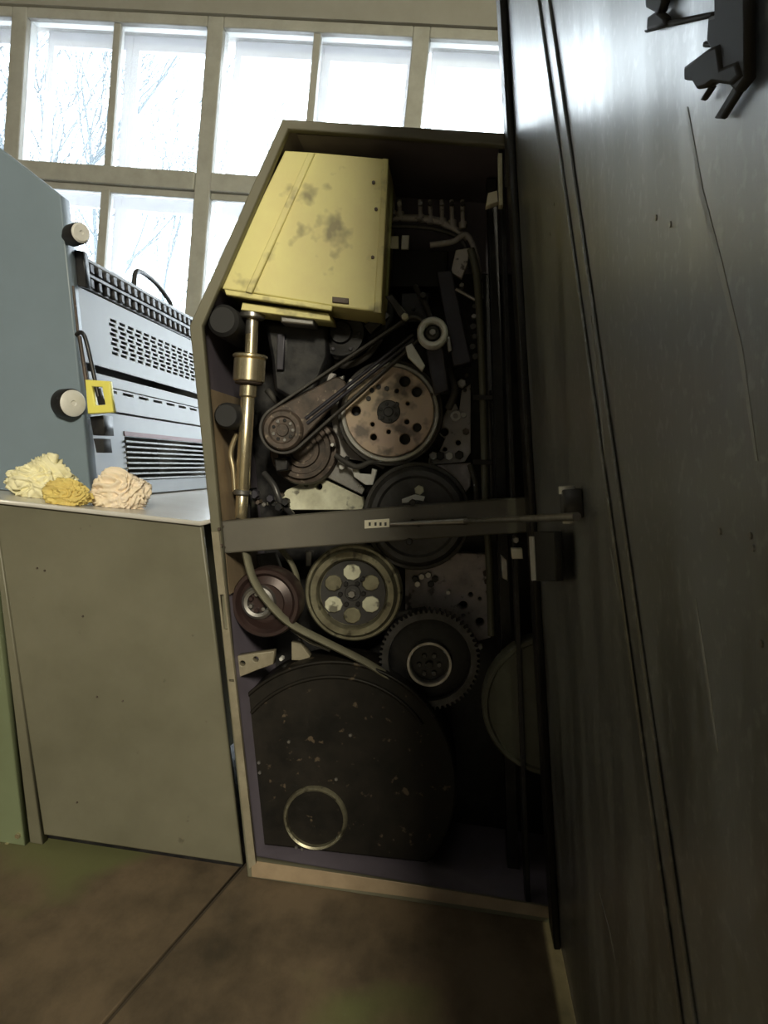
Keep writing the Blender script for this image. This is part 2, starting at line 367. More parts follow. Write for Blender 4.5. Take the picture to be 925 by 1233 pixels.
# the shell behind the frame: outer skin with an inner lining
def inset(poly, d):
    n = len(poly); out = []
    for i in range(n):
        p0, p1, p2 = Vector(poly[i-1]), Vector(poly[i]), Vector(poly[(i+1) % n])
        a, b = (p1-p0).normalized(), (p2-p1).normalized(); na, nb_ = Vector((-a.y, a.x)), Vector((-b.y, b.x))
        m_ = (na+nb_).normalized(); k = d/max(m_.dot(na), 0.3); out.append(tuple(p1+m_*k))
    return out
area2 = sum(oz[i-1][0]*oz[i][1]-oz[i][0]*oz[i-1][1] for i in range(5))
sg = 1 if area2 > 0 else -1
sk_in = inset(oz, 0.012*sg); sk_in2 = inset(oz, 0.016*sg)
shape('shell', oz, [sk_in], FY(D+0.026), 0.95, 'olive', press, 0.0, -0.95)
shape('hood_lining', inset(oz, 0.0125*sg), [sk_in2], FY(D+0.027), 0.44, 'hood_in', press, 0.0, -0.44)
shape('mounting_plate', inset(oz, 0.0165*sg), [], FY(YB+0.06), 0.02, 'black', press, 0.0, -0.02)
ut = Vector((oz[3][0]-oz[2][0], 0, oz[3][1]-oz[2][1])).normalized()
shape('top_lining', [(0.03, 0.03), (1.0, 0.03), (1.0, 0.41), (0.03, 0.41)], [], Frame((oz[2][0], D, oz[2][1]), ut, (0, 1, 0)), 0.003, 'hood_in', press, 0.0, -0.021)
plate('rear_lining', [(372, 222), (640, 236), (640, 330), (372, 330)], YB+0.055, 0.01, 'hood_in', press)
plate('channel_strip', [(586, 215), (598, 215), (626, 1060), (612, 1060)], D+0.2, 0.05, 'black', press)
shape('rear_panel', inset(oz, 0.0125*sg), [], FY(D+0.90), 0.02, 'olive', press, 0.0, -0.02)
vl = Vector((oz[1][0]-oz[0][0], 0, oz[1][1]-oz[0][1])).normalized()
lw = Frame((oz[0][0], D+0.03, oz[0][1]), (0, 1, 0), vl)      # inner face of the leaning left wall
shape('liner_plate', [(0.0, 0.72), (0.30, 0.72), (0.30, 1.24), (0.0, 1.24)], [], lw, 0.004, 'tan', press, 0.001, 0.0175)
# second door frame strip with hinge and slots along the jamb
fJ = FY(D-0.012)
shape('jamb_strip', pxs(fJ, [(254.5, 640), (263, 640), (308, 1040), (300, 1046)]), [pxs(fJ, [(265, 716), (269.5, 716), (274, 758), (269.5, 758)]), pxs(fJ, [(275.8, 818), (281.6, 818), (282, 821), (276.2, 821)])], fJ, 0.012, 'olive_edge', press, 0.0, -0.012)
for q in ((264, 637), (266.5, 657)): bolt(*q, D-0.001, 2.2, 'brown', press, 0.004)
plate('sill', [(302, 1036), (484, 1063), (672, 1094), (674, 1108), (484, 1079.5), (303, 1056)], D-0.003, 0.003, 'tan', press)

# yellow gearbox cover: main face, folded left facet, underside
cov = D+0.02
yc = plate('gearbox_cover', [(377, 183), (467, 191), (457, 376), (402, 369), (300, 352)], cov, 0.25, 'yellow', press, bev=0.004)
yc['label'] = 'greasy yellow sheet-metal gearbox cover'
fa = FY(cov+0.006)
plate('folded_flank', [(343, 181), (375, 183), (298, 352), (262, 347)], cov+0.008, 0.23, 'yellow', yc, bev=0.004)
plate('seam_lip', [(371, 183), (379, 183.5), (303, 353), (295, 351)], cov-0.010, 0.02, 'yellow', yc, bev=0.003)
plate('bottom_lip', [(270, 348), (400, 368), (399, 374), (272, 355)], cov-0.003, 0.02, 'yellow', yc, bev=0.003)
plate('edge_lip', [(461, 190), (468, 191), (459, 377), (450, 376)], cov-0.003, 0.012, 'yellow', yc, bev=0.003)
for q in ((450, 220), (453, 252), (449, 310)): bolt(*q, cov-0.001, 2.2, 'brown', yc, 0.004)
plate('notch_plate', [(400, 357), (420, 359), (420, 366), (400, 364)], cov-0.005, 0.006, 'brown', yc)

# dark bodies in the shade below the cover
wheel('rubber_bumper', 272, 388, D+0.06, [(0, .03), (15, .03), (19, .02), (20, -.15), (0, -.15)], 'rubber', press)
wheel('rubber_bumper', 275, 501, D+0.05, [(0, .02), (13, .02), (16, .01), (17, -.15), (0, -.15)], 'rubber', press)
plate('gearbox_casting', [(318, 388), (394, 392), (396, 430), (380, 470), (352, 482), (330, 470), (326, 430)], D+0.15, 0.22, 'black', press, bev=0.01)
plate('casting_rib', [(334, 402), (343, 402), (341, 445), (333, 445)], D+0.135, 0.02, 'indigo', press)
nutb = plate('flange_nut', [(338, 374), (378, 378), (378, 392), (338, 388)], D+0.06, 0.06, 'steel', press, bev=0.004)
plate('cover_collar', [(290, 373), (398, 386), (396, 377), (292, 364)], D+0.045, 0.10, 'yellow', press)
motor = wheel('drive_motor', 412, 402, D+0.2, [(0, .03), (12, .03), (14, .022), (27, .02), (30, .01), (31, -.12), (0, -.12)], 'black', press)
for a in range(6): bolt(412+21*math.cos(a*1.047), 402+21*math.sin(a*1.047), D+0.18, 2.3, 'indigo', motor, 0.006)

# chromed drive shaft with collars
shaft = tube('drive_shaft', [PT(304, 384, D+0.08), PT(302, 432, D+0.08)], 7.5*SC(D+.08), 'brass', press, 20)
def coll(y0, y1, w, name, m, x0=None):
    px = lambda y: 304-(y-384)*0.058
    a, b = PT(px(y0), y0, D+0.08), PT(px(y1), y1, D+0.08); v = b-a; L_ = v.length; r = w/2*SC(D+.08)
    return lathe(name, a, v, [(0, 0), (r*.9, 0), (r, .003), (r, L_-.003), (r*.9, L_), (0, L_)], m, shaft if name != 'x' else press, 28)
coll(376, 384, 30, 'flange', 'steel'); coll(384, 404, 15, 'fork_end', 'steel'); coll(427, 432, 42, 'collar_ring', 'brass')
coll(432, 460, 38, 'coupling_sleeve', 'brass'); coll(460, 463, 34, 'collar_ring', 'brown'); coll(463, 478, 21, 'neck', 'brass')
coll(478, 590, 17, 'rod', 'brass'); coll(590, 596, 22, 'collar_ring', 'steel'); coll(596, 624, 15, 'rod', 'brass')
tube('lubrication_pipe', spline([PT(285, 522, D+.1), PT(278, 545, D+.1), PT(281, 565, D+.1), PT(283, 592, D+.1)]), 3.5*SC(D+.1), 'brass', press)
for q in ((287, 600), (290, 612), (308, 595), (327, 600), (320, 607), (337, 610), (345, 604)): bolt(*q, D+0.2, RND.uniform(3, 6), RND.choice(['black', 'steel', 'indigo']), press, 0.02, 'fitting')
plate('foot_bracket', [(283, 590), (300, 588), (302, 628), (284, 628)], D+0.15, 0.08, 'black', press)

# copper-brown pulley with its belt rim
YP = D+0.20
fP = FY(YP); cP = fP.uv(469, 496)
hl = [(428.5, 494.7, 6), (487.7, 459, 6.5), (502, 472, 6), (502.5, 514.7, 5.2), (487.7, 529, 6.5), (449.8, 526.4, 4), (448.5, 511, 2.6), (468, 520, 2.6), (490, 508, 3), (491, 486, 2.2), (478, 470.6, 2.6)]
pul = shape('drilled_pulley', circ(cP, 53*SC(YP), 64), [circ(fP.uv(h[0], h[1]), h[2]*SC(YP), 16) for h in hl], fP, 0.02, 'copper', press, 0.002, -0.02)
wheel('pulley_rim', 469, 496.5, YP, [(52.5, -.03), (53.3, -.010), (55, -.004), (58, -.006), (59.5, -.014), (59.5, -.06), (52.5, -.06), (52.5, -.03)], 'white_metal', pul, 72)
wheel('pulley_web', 469, 496.5, YP, [(0, -.045), (52, -.045), (52, -.058), (0, -.058)], 'dark_disc', pul, 48)
wheel('belt_rim', 469, 496.5, YP, [(59.7, -.018), (63, -.018), (64, -.022), (64, -.055), (59.7, -.055), (59.7, -.018)], 'belt', pul, 72)
wheel('hub_cap', 468, 496, YP, [(0, .008), (5, .008), (6, .004), (13, .003), (14, 0), (14, -.01), (0, -.01)], 'dark_disc', pul)
for k in range(6): bolt(468+10*math.cos(k*1.047+.3), 496+10*math.sin(k*1.047+.3), YP-0.003, 2.4, 'black', pul, 0.005)
for q in ((448, 470), (456, 466), (444, 480), (478, 487), (458, 503), (466, 468)): bolt(*q, YP, 3.2, 'dark_disc', pul, 0.004)

# tension arm with toothed belt and small pulleys
YA = D+0.14; fA = FY(YA)
arm = shape('tension_arm', hull(fA.uv(341, 516), 26*SC(YA), fA.uv(405, 466), 12*SC(YA)), [], fA, 0.02, 'brown', press, 0.004, -0.02)
c1, c2 = fA.uv(341, 517), fA.uv(497, 396)
shape('toothed_belt', hull(c1, 30*SC(YA), c2, 16*SC(YA)), [hull(c1, 26.5*SC(YA), c2, 12.5*SC(YA))], fA, 0.03, 'belt', press, 0.002, -0.028)
for d_ in (7, 13): tube('arm_rib', [PT(366+d_*.3, 497+d_, YA), PT(496+d_*.2, 396+d_, YA)], 2.2*SC(YA), 'indigo', arm)
sp = wheel('small_pulley', 341, 518, YA-.004, [(0, .012), (7, .012), (8, .008), (15, .008), (17, .013), (22, .013), (24, .009), (25, 0), (25, -.01), (0, -.01)], 'brown', press)
for k in range(9): bolt(341+12*math.cos(k*.698), 518+12*math.sin(k*.698), YA-.011, 2.3, 'black' if k % 2 else 'steel', sp, 0.004)
idl = wheel('idler_roller', 521, 401, YA-.02, [(10, .0), (11, .012), (13, .016), (16, .016), (18, .010), (18.5, -.02), (10, -.02), (10, 0)], 'white_metal', press)
wheel('hub', 521, 401, YA-.02, [(0, .014), (4, .014), (5, .008), (7.5, .006), (9.5, -.002), (9.9, -.02), (0, -.02)], 'dark_disc', idl)
bolt(521, 400, YA-.034, 4, 'steel', idl, 0.006)
plate('roller_stem', [(512, 416), (534, 416), (541, 470), (523, 475)], YA+0.005, 0.05, 'indigo', press, bev=0.004)
plate('roller_lug', [(488, 417), (496, 413), (512, 440), (508, 447), (491, 430)], YA-0.005, 0.02, 'white_metal', press, bev=0.003)
plate('roller_lug', [(537, 405), (542, 404), (545, 422), (540, 424)], YA-0.005, 0.02, 'steel', press, bev=0.002)
plate('strut', [(464, 357), (472, 354), (491, 378), (485, 386)], YA-.01, 0.02, 'dark_disc', press, bev=0.003)
bolt(488, 382, YA-.012, 4.5, 'cream', press, 0.012)

# castings and machined plates on the mounting plate
drum = wheel('brake_drum', 366, 542, D+0.26, [(0, .02), (14, .02), (15, .03), (20, .03), (21, .018), (28, .018), (29, .03), (34, .03), (35, .014), (40, .012), (42, .0), (42, -.1), (0, -.1)], 'brown', press)
plate('machined_plate', [(338, 614), (337, 600), (345, 590), (372, 578), (388, 576), (436, 598), (438, 608), (436, 614)], D+0.30, 0.05, 'cream', press, [(384, 586, 4.2)])
plate('clamp_bracket', [(424, 563), (430, 560), (433, 570), (447, 571), (448, 564), (454, 566), (449, 584), (440, 584), (426, 574)], D+0.24, 0.03, 'white_metal', press)
plate('cast_flange', [(398, 545), (426, 558), (426, 574), (440, 588), (436, 596), (388, 572), (380, 560)], D+0.28, 0.05, 'steel', press)
plate('casting_edge', [(362, 462), (392, 448), (404, 450), (392, 466), (372, 478), (358, 478)], D+0.24, 0.06, 'grey_iron', press)
plate('casting_edge', [(385, 470), (400, 456), (414, 452), (412, 458), (402, 464), (396, 474)], D+0.22, 0.03, 'white_metal', press)
plate('casting_edge', [(398, 495), (412, 470), (414, 530), (440, 556), (405, 550)], D+0.30, 0.05, 'grey_iron', press)
sp2 = plate('side_plate', [(535, 500), (541, 488), (549, 486), (553, 494), (556, 470), (567, 462), (567, 545), (560, 556), (516, 560), (516, 552), (528, 546), (536, 528), (527, 520)], D+0.30, 0.04, 'grey_iron', press, [(535, 520, 5), (552, 533, 3), (536, 541, 2.5)])
wheel('ring_lug', 549, 501, D+0.30, [(3, 0), (3.2, .01), (6, .01), (6.5, 0), (3, 0)], 'white_metal', sp2, 20)
for q, m_ in (((530, 549), 'black'), ((553, 548), 'black'), ((522, 549), 'white_metal'), ((541, 549), 'white_metal'), ((556, 462), 'white_metal')): bolt(*q, D+0.295, 5.5, m_, sp2, 0.012, 'fitting')
plate('pink_plate', [(526, 560), (567, 557), (567, 585), (560, 594), (548, 588), (538, 570)], D+0.31, 0.04, 'pinkgrey', press)
rp = plate('lower_side_plate', [(488, 668), (560, 666), (590, 668), (591, 768), (576, 772), (545, 742), (488, 742)], D+0.31, 0.05, 'pinkgrey', press, [(558, 729, 5.2), (578, 749, 5.2), (567, 716, 3), (578, 721, 2.2), (558, 741, 2.2)])
for q in ((500, 697), (508, 694), (516, 692), (524, 697), (503, 703), (519, 703)): bolt(*q, D+0.305, 4.2, RND.choice(['black', 'steel']), rp, 0.012)

# dark disc behind the cross beam
YD = D+0.17
dk = wheel('dark_disc_wheel', 502, 622, YD, [(0, .006), (20, .006), (22, .002), (46, .002), (49, .009), (55, .009), (58, .003), (60, -.004), (60, -.05), (0, -.05)], 'dark_disc', press, 72)
plate('keeper_plate', [(484, 601), (500, 595), (512, 598), (510, 604), (484, 606)], YD-0.006, 0.008, 'white_metal', dk)
bolt(505, 590, YD-.002, 6, 'cream', dk, 0.01)
wheel('belt_rim', 502, 622, YD+.01, [(60.4, -.004), (64, -.004), (65, -.01), (65, -.04), (60.4, -.04), (60.4, -.004)], 'belt', dk, 72)

# spoked clutch wheel
YC = D+0.16
cl = wheel('clutch_wheel', 424, 715, YC, [(41, -.02), (42, -.002), (44, .004), (51, .004), (53, -.004), (55, -.014), (58, -.014), (60, -.02), (60, -.06), (0, -.06), (0, -.024), (41, -.02)], 'olive_metal', press, 72)
wheel('clutch_face', 424, 715, YC, [(0, -.012), (9, -.012), (10, -.016), (40, -.016), (40.6, -.02), (40.6, -.0235), (0, -.0235)], 'dark_disc', cl)
fC = FY(YC+0.012)
for k in range(6):
    a = k*math.pi/3+0.52; x, y = 424+26*math.cos(a), 715+26*math.sin(a)
    pd = [(x+11*math.cos(t), y+10*math.sin(t)) for t in [2*math.pi*i/9 for i in range(9)]]
    plate('clutch_pad', pd, YC+0.008, 0.008, 'olive_metal' if k % 2 else 'cream', cl)
    bolt(424+14*math.cos(a+.5), 715+14*math.sin(a+.5), YC+0.013, 3, 'black', cl, 0.006)
bolt(424, 715, YC+0.008, 5, 'steel', cl, 0.012)
bolt(437, 697, YC+0.004, 3, 'black', cl, 0.005)
plate('pin', [(368, 664), (376, 664), (375, 682), (368, 682)], D+0.26, 0.03, 'steel', press)

# ring gear with teeth
YG = D+0.15; fG = FY(YG); cG = fG.uv(517, 795)
gr = shape('ring_gear', gear_outline(cG, 61*SC(YG), 58, 3.6*SC(YG)), [circ(cG, 50*SC(YG), 56)], fG, 0.05, 'dark_disc', press, 0.0, -0.05)
wheel('web', 517, 795, YG, [(0, -.022), (30, -.022), (49.8, -.03), (49.8, -.045), (0, -.045)], 'black', gr)
wheel('hub_ring', 517, 800, YG, [(22, -.022), (22.5, -.002), (24, .002), (27, .002), (28, -.004), (28, -.022), (22, -.022)], 'steel', gr)
for k in range(6): bolt(517+12*math.cos(k*1.047), 800+12*math.sin(k*1.047), YG+.02, 3.2, 'dark_disc', gr, 0.006)
bolt(517, 800, YG+.02, 5, 'black', gr, 0.012)

# dark red pulley and the loose straps
YR = D+0.07
rd = wheel('red_pulley', 320, 726, YR, [(0, .0), (22, .0), (24, .004), (33, -.004), (37, .008), (41, .008), (43, 0), (43, -.06), (0, -.06)], 'red_brown', press, 64)
wheel('flange', 312, 725, YR, [(12, .0), (13, .014), (17, .016), (20, .012), (22, 0), (12, 0)], 'steel', rd)
for k in range(7): bolt(312+10*math.cos(k*.9), 725+10*math.sin(k*.9), YR-.003, 3, 'steel' if k % 2 else 'red_brown', rd, 0.01)
tube('loose_strap', spline([PT(296, 664, D+.06), PT(305, 697, D+.05), PT(325, 727, D+.05), PT(352, 752, D+.08), PT(392, 773, D+.12), (PT(440, 797, D+.13)), PT(480, 822, D+.15)]), 1.0, 'webbing', press, 10, (0.024, 0.0085, (0, 1, 0)))
tube('loose_strap', spline([PT(336, 658, D+.17), PT(352, 680, D+.16), PT(359, 705, D+.16), PT(356, 742, D+.18)]), 1.0, 'webbing', press, 10, (0.02, 0.006, (0, 1, 0)))
tube('steel_band', spline([PT(352, 758, D+.16), PT(375, 773, D+.15), PT(398, 783, D+.15)]), 1.0, 'steel', press, 8, (0.015, 0.004, (0, 1, 0)))
plate('slotted_bracket', [(284, 790), (330, 784), (329, 800), (312, 806), (287, 816)], D+0.06, 0.03, 'olive_edge', press, [(292, 799, 3.4), (308, 794, 3.4)])
plate('small_bracket', [(351, 773), (362, 775), (373, 790), (372, 796), (351, 795)], D+0.19, 0.03, 'olive_edge', press)
plate('inner_web', [(308, 668), (330, 666), (352, 720), (345, 745), (318, 716)], D+0.24, 0.03, 'dark_disc', press)

# big round belt guard in the base
YU = D+0.12; fU = FY(YU)
def clipd(cx, cy, r, cut):
    o = []
    for i in range(80):
        a = 2*math.pi*i/80; y_ = min(cy+r*math.sin(a), cut(cx+r*math.cos(a))); o.append((max(cx+r*math.cos(a), 286+(y_-800)*0.104), y_))
    return o
cutf = lambda x: 1016+(x-300)*0.11
gd = plate('belt_guard', clipd(400, 946, 150, cutf), YU, 0.16, 'guard', press, bev=0.006)
for rr, ww_ in ((149, 5), (131, 4)):
    arc = [PT(400+rr*math.cos(a), 946+rr*math.sin(a), YU-0.002) for a in [math.radians(222+i*4) for i in range(27)]]
    tube('guard_rib', arc, 2.4*SC(YU), 'guard', gd, 8)
wheel('hub_ring', 380, 984, YU, [(35, 0), (35.5, .012), (38, .015), (40, .010), (40.5, 0), (35, 0)], 'olive_metal', gd)
for q in ((312, 918), (313, 930), (348, 893), (422, 885), (357, 1020), (364, 1022), (405, 938)): bolt(*q, YU, 2.3, 'steel', gd, 0.004)
cv = wheel('round_cover', 668, 850, D+0.05, [(0, .0), (78, .0), (80, .006), (84, .006), (86, 0), (86, -.05), (0, -.05)], 'olive_dark', press, 72)

# pneumatic manifold with fittings, tubes and conduit on the hinge side
mf = tube('manifold_bar', spline([PT(462, 262, D+.22), PT(515, 264, D+.22), PT(540, 272, D+.22), PT(562, 288, D+.22)]), 4.5*SC(D+.22), 'grey_iron', press)
tube('pneumatic_tube', spline([PT(462, 272, D+.21), PT(520, 275, D+.21), PT(556, 290, D+.21), PT(570, 330, D+.20)]), 3*SC(D+.21), 'dark_disc', press)
tube('pneumatic_tube', spline([PT(518, 295, D+.2), PT(545, 291, D+.2), PT(562, 283, D+.2), PT(574, 310, D+.19), PT(579, 360, D+.19)]), 3.4*SC(D+.2), 'grey_iron', press)
for i, (x, m_) in enumerate(((473, 'cream'), (482, 'white_metal'), (507, 'steel'), (519, 'dark_disc'), (533, 'steel'), (545, 'dark_disc'), (558, 'dark_disc'))):
    y1 = 262+(x-473)*0.16; ft = tube('push_fitting', [PT(x, y1, D+.22), PT(x-.3, y1-8, D+.22), PT(x-.5, y1-9, D+.22), PT(x-1, 241, D+.22)], [5*SC(D+.22)]*2+[2.6*SC(D+.22)]*2, 'grey_iron', press)
    bolt(x-.8, 246, D+.215, 3, m_, ft, 0.008, 'collet')
plate('valve_tag', [(468, 284), (480, 284), (480, 299), (468, 299)], D+0.2, 0.01, 'label', press)
plate('valve_tag', [(484, 283), (493, 283), (492, 300), (483, 300)], D+0.2, 0.01, 'white_plastic', press)
plate('valve_block', [(462, 300), (540, 302), (536, 345), (470, 345)], D+0.28, 0.08, 'rubber', press)
plate('solenoid', [(482, 352), (518, 352), (516, 388), (482, 388)], D+0.24, 0.1, 'black', press, bev=0.006)
plate('switch_box', [(526, 327), (544, 325), (568, 436), (546, 441)], D+0.16, 0.09, 'indigo', press, bev=0.004)
plate('cover_tab', [(549, 301), (566, 298), (563, 318), (556, 335), (543, 328)], D+0.17, 0.02, 'grey_iron', press)
tube('link_rod', [PT(549, 348, D+.15), PT(572, 361, D+.15)], 2.2*SC(D+.15), 'steel', press)
for i in range(6): bolt(571+RND.uniform(-2, 2), 370+i*12, D+0.17, RND.uniform(3, 4.5), RND.choice(['dark_disc', 'steel', 'black']), press, 0.014, 'terminal')
cond = tube('cable_conduit', spline([PT(567, 300, D+.15), PT(574, 330, D+.15), PT(579, 400, D+.15), PT(582, 480, D+.15), PT(585, 600, D+.15), PT(590, 690, D+.15), PT(592, 765, D+.15)]), 1.0, 'olive_dark', press, 12, (0.012, 0.010, (0, 1, 0)))
tube('cable_conduit', spline([PT(588, 470, D+.16), PT(591, 560, D+.16), PT(592, 600, D+.16)]), 0.008, 'dark_disc', press)
for y in (478, 556): plate('cable_clip', [(570, y-3), (594, y-2), (594, y+4), (570, y+3)], D+0.135, 0.02, 'rubber', press)
plate('hinge_channel', [(600, 172), (606, 172), (640, 1108), (634, 1108)], D+0.04, 0.05, 'black', press)

# oily clutter round the pulleys: hoses, caps and small fasteners
def hose(pts, r, m='rubber'): tube('oil_hose', spline([PT(*p) for p in pts]), r*SC(D+.2), m, press, 10)
hose([(322, 470, D+.26), (345, 492, D+.24), (372, 486, D+.24), (398, 462, D+.26)], 4, 'belt')
hose([(396, 418, D+.24), (412, 440, D+.22), (440, 430, D+.2), (458, 408, D+.22)], 4, 'belt')
hose([(462, 345, D+.24), (470, 372, D+.2), (462, 396, D+.2), (440, 408, D+.24)], 4.5)
hose([(318, 570, D+.22), (330, 585, D+.2), (338, 604, D+.2), (352, 620, D+.24)], 4, 'dark_disc')
hose([(500, 345, D+.26), (512, 366, D+.22), (520, 384, D+.22)], 3.5, 'belt')
hose([(404, 548, D+.23), (428, 562, D+.22), (448, 556, D+.22), (462, 562, D+.24)], 3.5, 'belt')
hose([(540, 445, D+.22), (548, 470, D+.2), (540, 492, D+.22)], 4.5, 'belt')
hose([(470, 742, D+.22), (490, 738, D+.2), (512, 734, D+.22)], 4, 'belt')
hose([(566, 560, D+.2), (574, 590, D+.18), (572, 640, D+.2)], 3.5, 'belt')
plate('hose_clamp', [(352, 476), (372, 470), (376, 482), (356, 488)], D+0.2, 0.03, 'steel', press)
plate('valve_cap', [(330, 552), (346, 550), (347, 566), (332, 568)], D+0.19, 0.05, 'black', press, bev=0.004)
plate('link_plate', [(438, 392), (462, 372), (470, 380), (446, 402)], D+0.17, 0.02, 'dark_disc', press)
for q in ((364, 480), (338, 458), (362, 462), (349, 440), (398, 448), (410, 456), (424, 460), (330, 606), (340, 596), (313, 604), (346, 609), (418, 552), (412, 562), (395, 520), (402, 536), (446, 408), (452, 392),
          (520, 476), (528, 488), (545, 458), (560, 470), (561, 520), (558, 500), (498, 372), (510, 358), (556, 345), (562, 452), (480, 748), (494, 760), (586, 700), (585, 690), (540, 712), (472, 680), (362, 770), (340, 792), (578, 778)):
    bolt(*q, D+0.21+0.06*RND.random(), RND.uniform(2.2, 4.2), RND.choice(['steel', 'dark_disc', 'white_metal', 'black', 'brown']), press, RND.uniform(.006, .03))
# cross beam with label
bm_ = plate('cross_beam', [(262, 628), (470, 611), (640, 598), (641, 641), (470, 652), (265, 667)], D+0.028, 0.05, 'beam', press, bev=0.004)
plate('maker_label', [(439, 626.5), (469, 624.5), (469, 634.5), (439, 636.5)], D+0.0265, 0.003, 'label', bm_, bev=0)
for x in (444, 451, 457, 463): plate('print_mark', [(x, 629), (x+2.6, 628.8), (x+2.6, 633), (x, 633.2)], D+0.0262, 0.001, 'print_ink', bm_, bev=0)
for q in ((497, 605), (497, 629), (493, 652), (504, 630)): bolt(*q, D+0.028, 4.4, 'black', bm_, 0.006)
for q in ((268, 634), (270, 659)): bolt(*q, D+0.028, 2, 'brown', bm_, 0.004)

# ------------------------------------------------------------------ the open door, hinged on the same side
hb = fl.uv(668, 1122); hb = Vector((hb[0], hb[1], 0.022))
he = fl.uv(690, 1233); he = Vector((he[0], he[1], 0.022))
ud = (he-hb); ud.z = 0; ud.normalize()
tp = PT(606, 0, hb.y)
vd = (tp-hb).normalized()
dr = Frame(hb, ud, vd)
VH = (tp-hb).length+0.25; UW = 1.62
door = shape('door', [(0, 0), (UW, 0), (UW, VH), (0, VH)], [], dr, 0.012, 'door', press, 0.002, -0.012)
door['label'] = 'scratched dark slate painted door standing open'
ed = dr.uv(640, 0)[0]
# folded stiles round the door's edge and the pressed bead down its face
shape('hinge_stile', [(0, 0), (0.10, 0), (0.10, VH), (0, VH)], [], dr, 0.016, 'black', door, 0.003, 0.0)
hl_ = -(D-0.001-hb.y)
shape('hinge_gap_blocker', [(hl_, 0), (-0.0005, 0), (-0.0005, VH), (hl_, VH)], [], dr, 0.012, 'black', door, 0.0, -0.012)  # added strip that keeps side light from leaking through the hinge gap
shape('edge_stile', [(UW-0.03, 0), (UW, 0), (UW, VH), (UW-0.03, VH)], [], dr, 0.03, 'door', door, 0.003, 0.0)
def on_door(px, py, z=0.0): f = dr.shift(z); return f.at(f.uv(px, py))
for dx, w in ((0, .005), (13, .004)):
    a, b = dr.uv(650+dx, 0), dr.uv(823+dx*1.3, 1233)
    L_ = [(a[0]-w, a[1]), (a[0]+w, a[1]), (b[0]+w, b[1]), (b[0]-w, b[1])]
    shape('pressed_bead', L_, [], dr, 0.004, 'door', door, 0.0015, 0.0)
def scratch(pts, w, z=0.0004):
    f = dr; P = [Vector(f.uv(*p)) for p in pts]
    o = [(p.x-w*(0.4+0.6*math.sin(math.pi*i/(len(P)-1))), p.y) for i, p in enumerate(P)] + [(p.x+w*(0.4+0.6*math.sin(math.pi*i/(len(P)-1))), p.y) for i, p in reversed(list(enumerate(P)))]
    shape('paint_run', o, [], f, z, 'paint_run', door, 0.0, 0.0)
M['paint_run'] = mat('pale_paint_run', (0.40, 0.41, 0.40), 0.5, 0, (0.22, 0.22, 0.21), 20, 0.7)
scratch([(828, 130), (845, 230), (868, 320), (892, 420), (912, 555)], 0.004)
scratch([(735, 660), (760, 800), (778, 935)], 0.004)
scratch([(838, 720), (850, 800), (865, 905)], 0.003)
scratch([(712, 380), (722, 480), (733, 600)], 0.003)
scratch([(722, 1075), (734, 1120), (742, 1160)], 0.004)
# latch plates at the hinge side
lt = plate('latch_plate', [(600, 184), (605, 184), (606, 247), (601, 247)], D-0.02, 0.03, 'cream', press)
plate('latch_bolt', [(588, 232), (599, 229), (600, 243), (591, 246), (585, 248)], D-0.02, 0.03, 'label', lt)
plate('latch_spring', [(608, 209), (614, 209), (614, 225), (608, 225)], D-0.02, 0.02, 'dark_disc', lt)
lb = plate('keeper_tongue', [(616, 661), (629, 661), (630, 673), (617, 673)], D-0.01, 0.03, 'label', press)
bolt(621, 650, D-0.012, 4, 'steel', lb, 0.01)
plate('keeper_fin', [(603, 668), (611, 674), (612, 700), (605, 696)], D+0.02, 0.02, 'steel', press)
# door stay
pe = on_door(697, 604, 0.02)
st = tube('door_stay', [PT(560, 627.5, D+0.005), pe+Vector((0, 0, -.018))], 0.0055, 'steel', press, 10)
tube('stay_slide', [PT(470, 631, D+0.012), PT(560, 627.5, D+0.005), PT(563, 627.3, D+.005)], [0.004, 0.009, 0.009], 'steel', st, 10)
fst = dr.shift(0.0)
cq = dr.uv(700, 604)
shape('stay_bracket', [(cq[0]-.02, cq[1]-.02), (cq[0]+.02, cq[1]-.02), (cq[0]+.02, cq[1]+.018), (cq[0]-.02, cq[1]+.018)], [], dr, 0.026, 'dark_disc', door, 0.003, 0.0)
lathe('pivot_pin', dr.at(cq, .018), vd, [(0, -.028), (.008, -.028), (.008, .012), (.011, .012), (.011, .022), (0, .022)], 'white_metal', door, 16)
# black lock mechanism hanging on the door's inner face
def dsh(n, pts, z, t, m='rubber'): f = dr.shift(z+t); return shape(n, pxs(f, pts), [], f, t, m, door, 0.002, -t)
lk0 = dsh('lock_rod_guide', [(858, -40), (896, -40), (897, 96), (885, 112), (874, 100), (850, 50), (852, 20), (859, 18)], 0.002, 0.006)
lk0['label'] = 'black lock mechanism on the inside of the door'
cbx = dsh('door_catch', [(643, 640), (667, 640), (669, 700), (646, 700)], 0.0165, 0.012)
shape('catch_edge', pxs(dr.shift(0.03), [(637, 646), (642, 646), (645, 699), (640, 699)]), [], dr.shift(0.03), 0.003, 'white_plastic', cbx, 0.0, -0.003)
dsh('lock_arm', [(797, 26), (856, 14), (858, 21), (798, 34), (776, 40), (774, 37)], 0.002, 0.004)
dsh('lock_cam', [(776, -8), (796, -8), (797, 4), (792, 15), (798, 20), (800, 31), (778, 37), (779, 20), (786, 15), (777, 10)], 0.002, 0.006)
dsh('lock_pawl', [(823, 80), (852, 58), (862, 54), (866, 82), (884, 74), (890, 92), (878, 103), (856, 100), (848, 106), (838, 108), (832, 98), (823, 97)], 0.003, 0.007)
dsh('lock_spring', [(853, 102), (857, 104), (845, 122), (841, 121)], 0.002, 0.004)
dsh('lock_pointer', [(889, 92), (897, 97), (868, 144), (858, 143)], 0.002, 0.004)
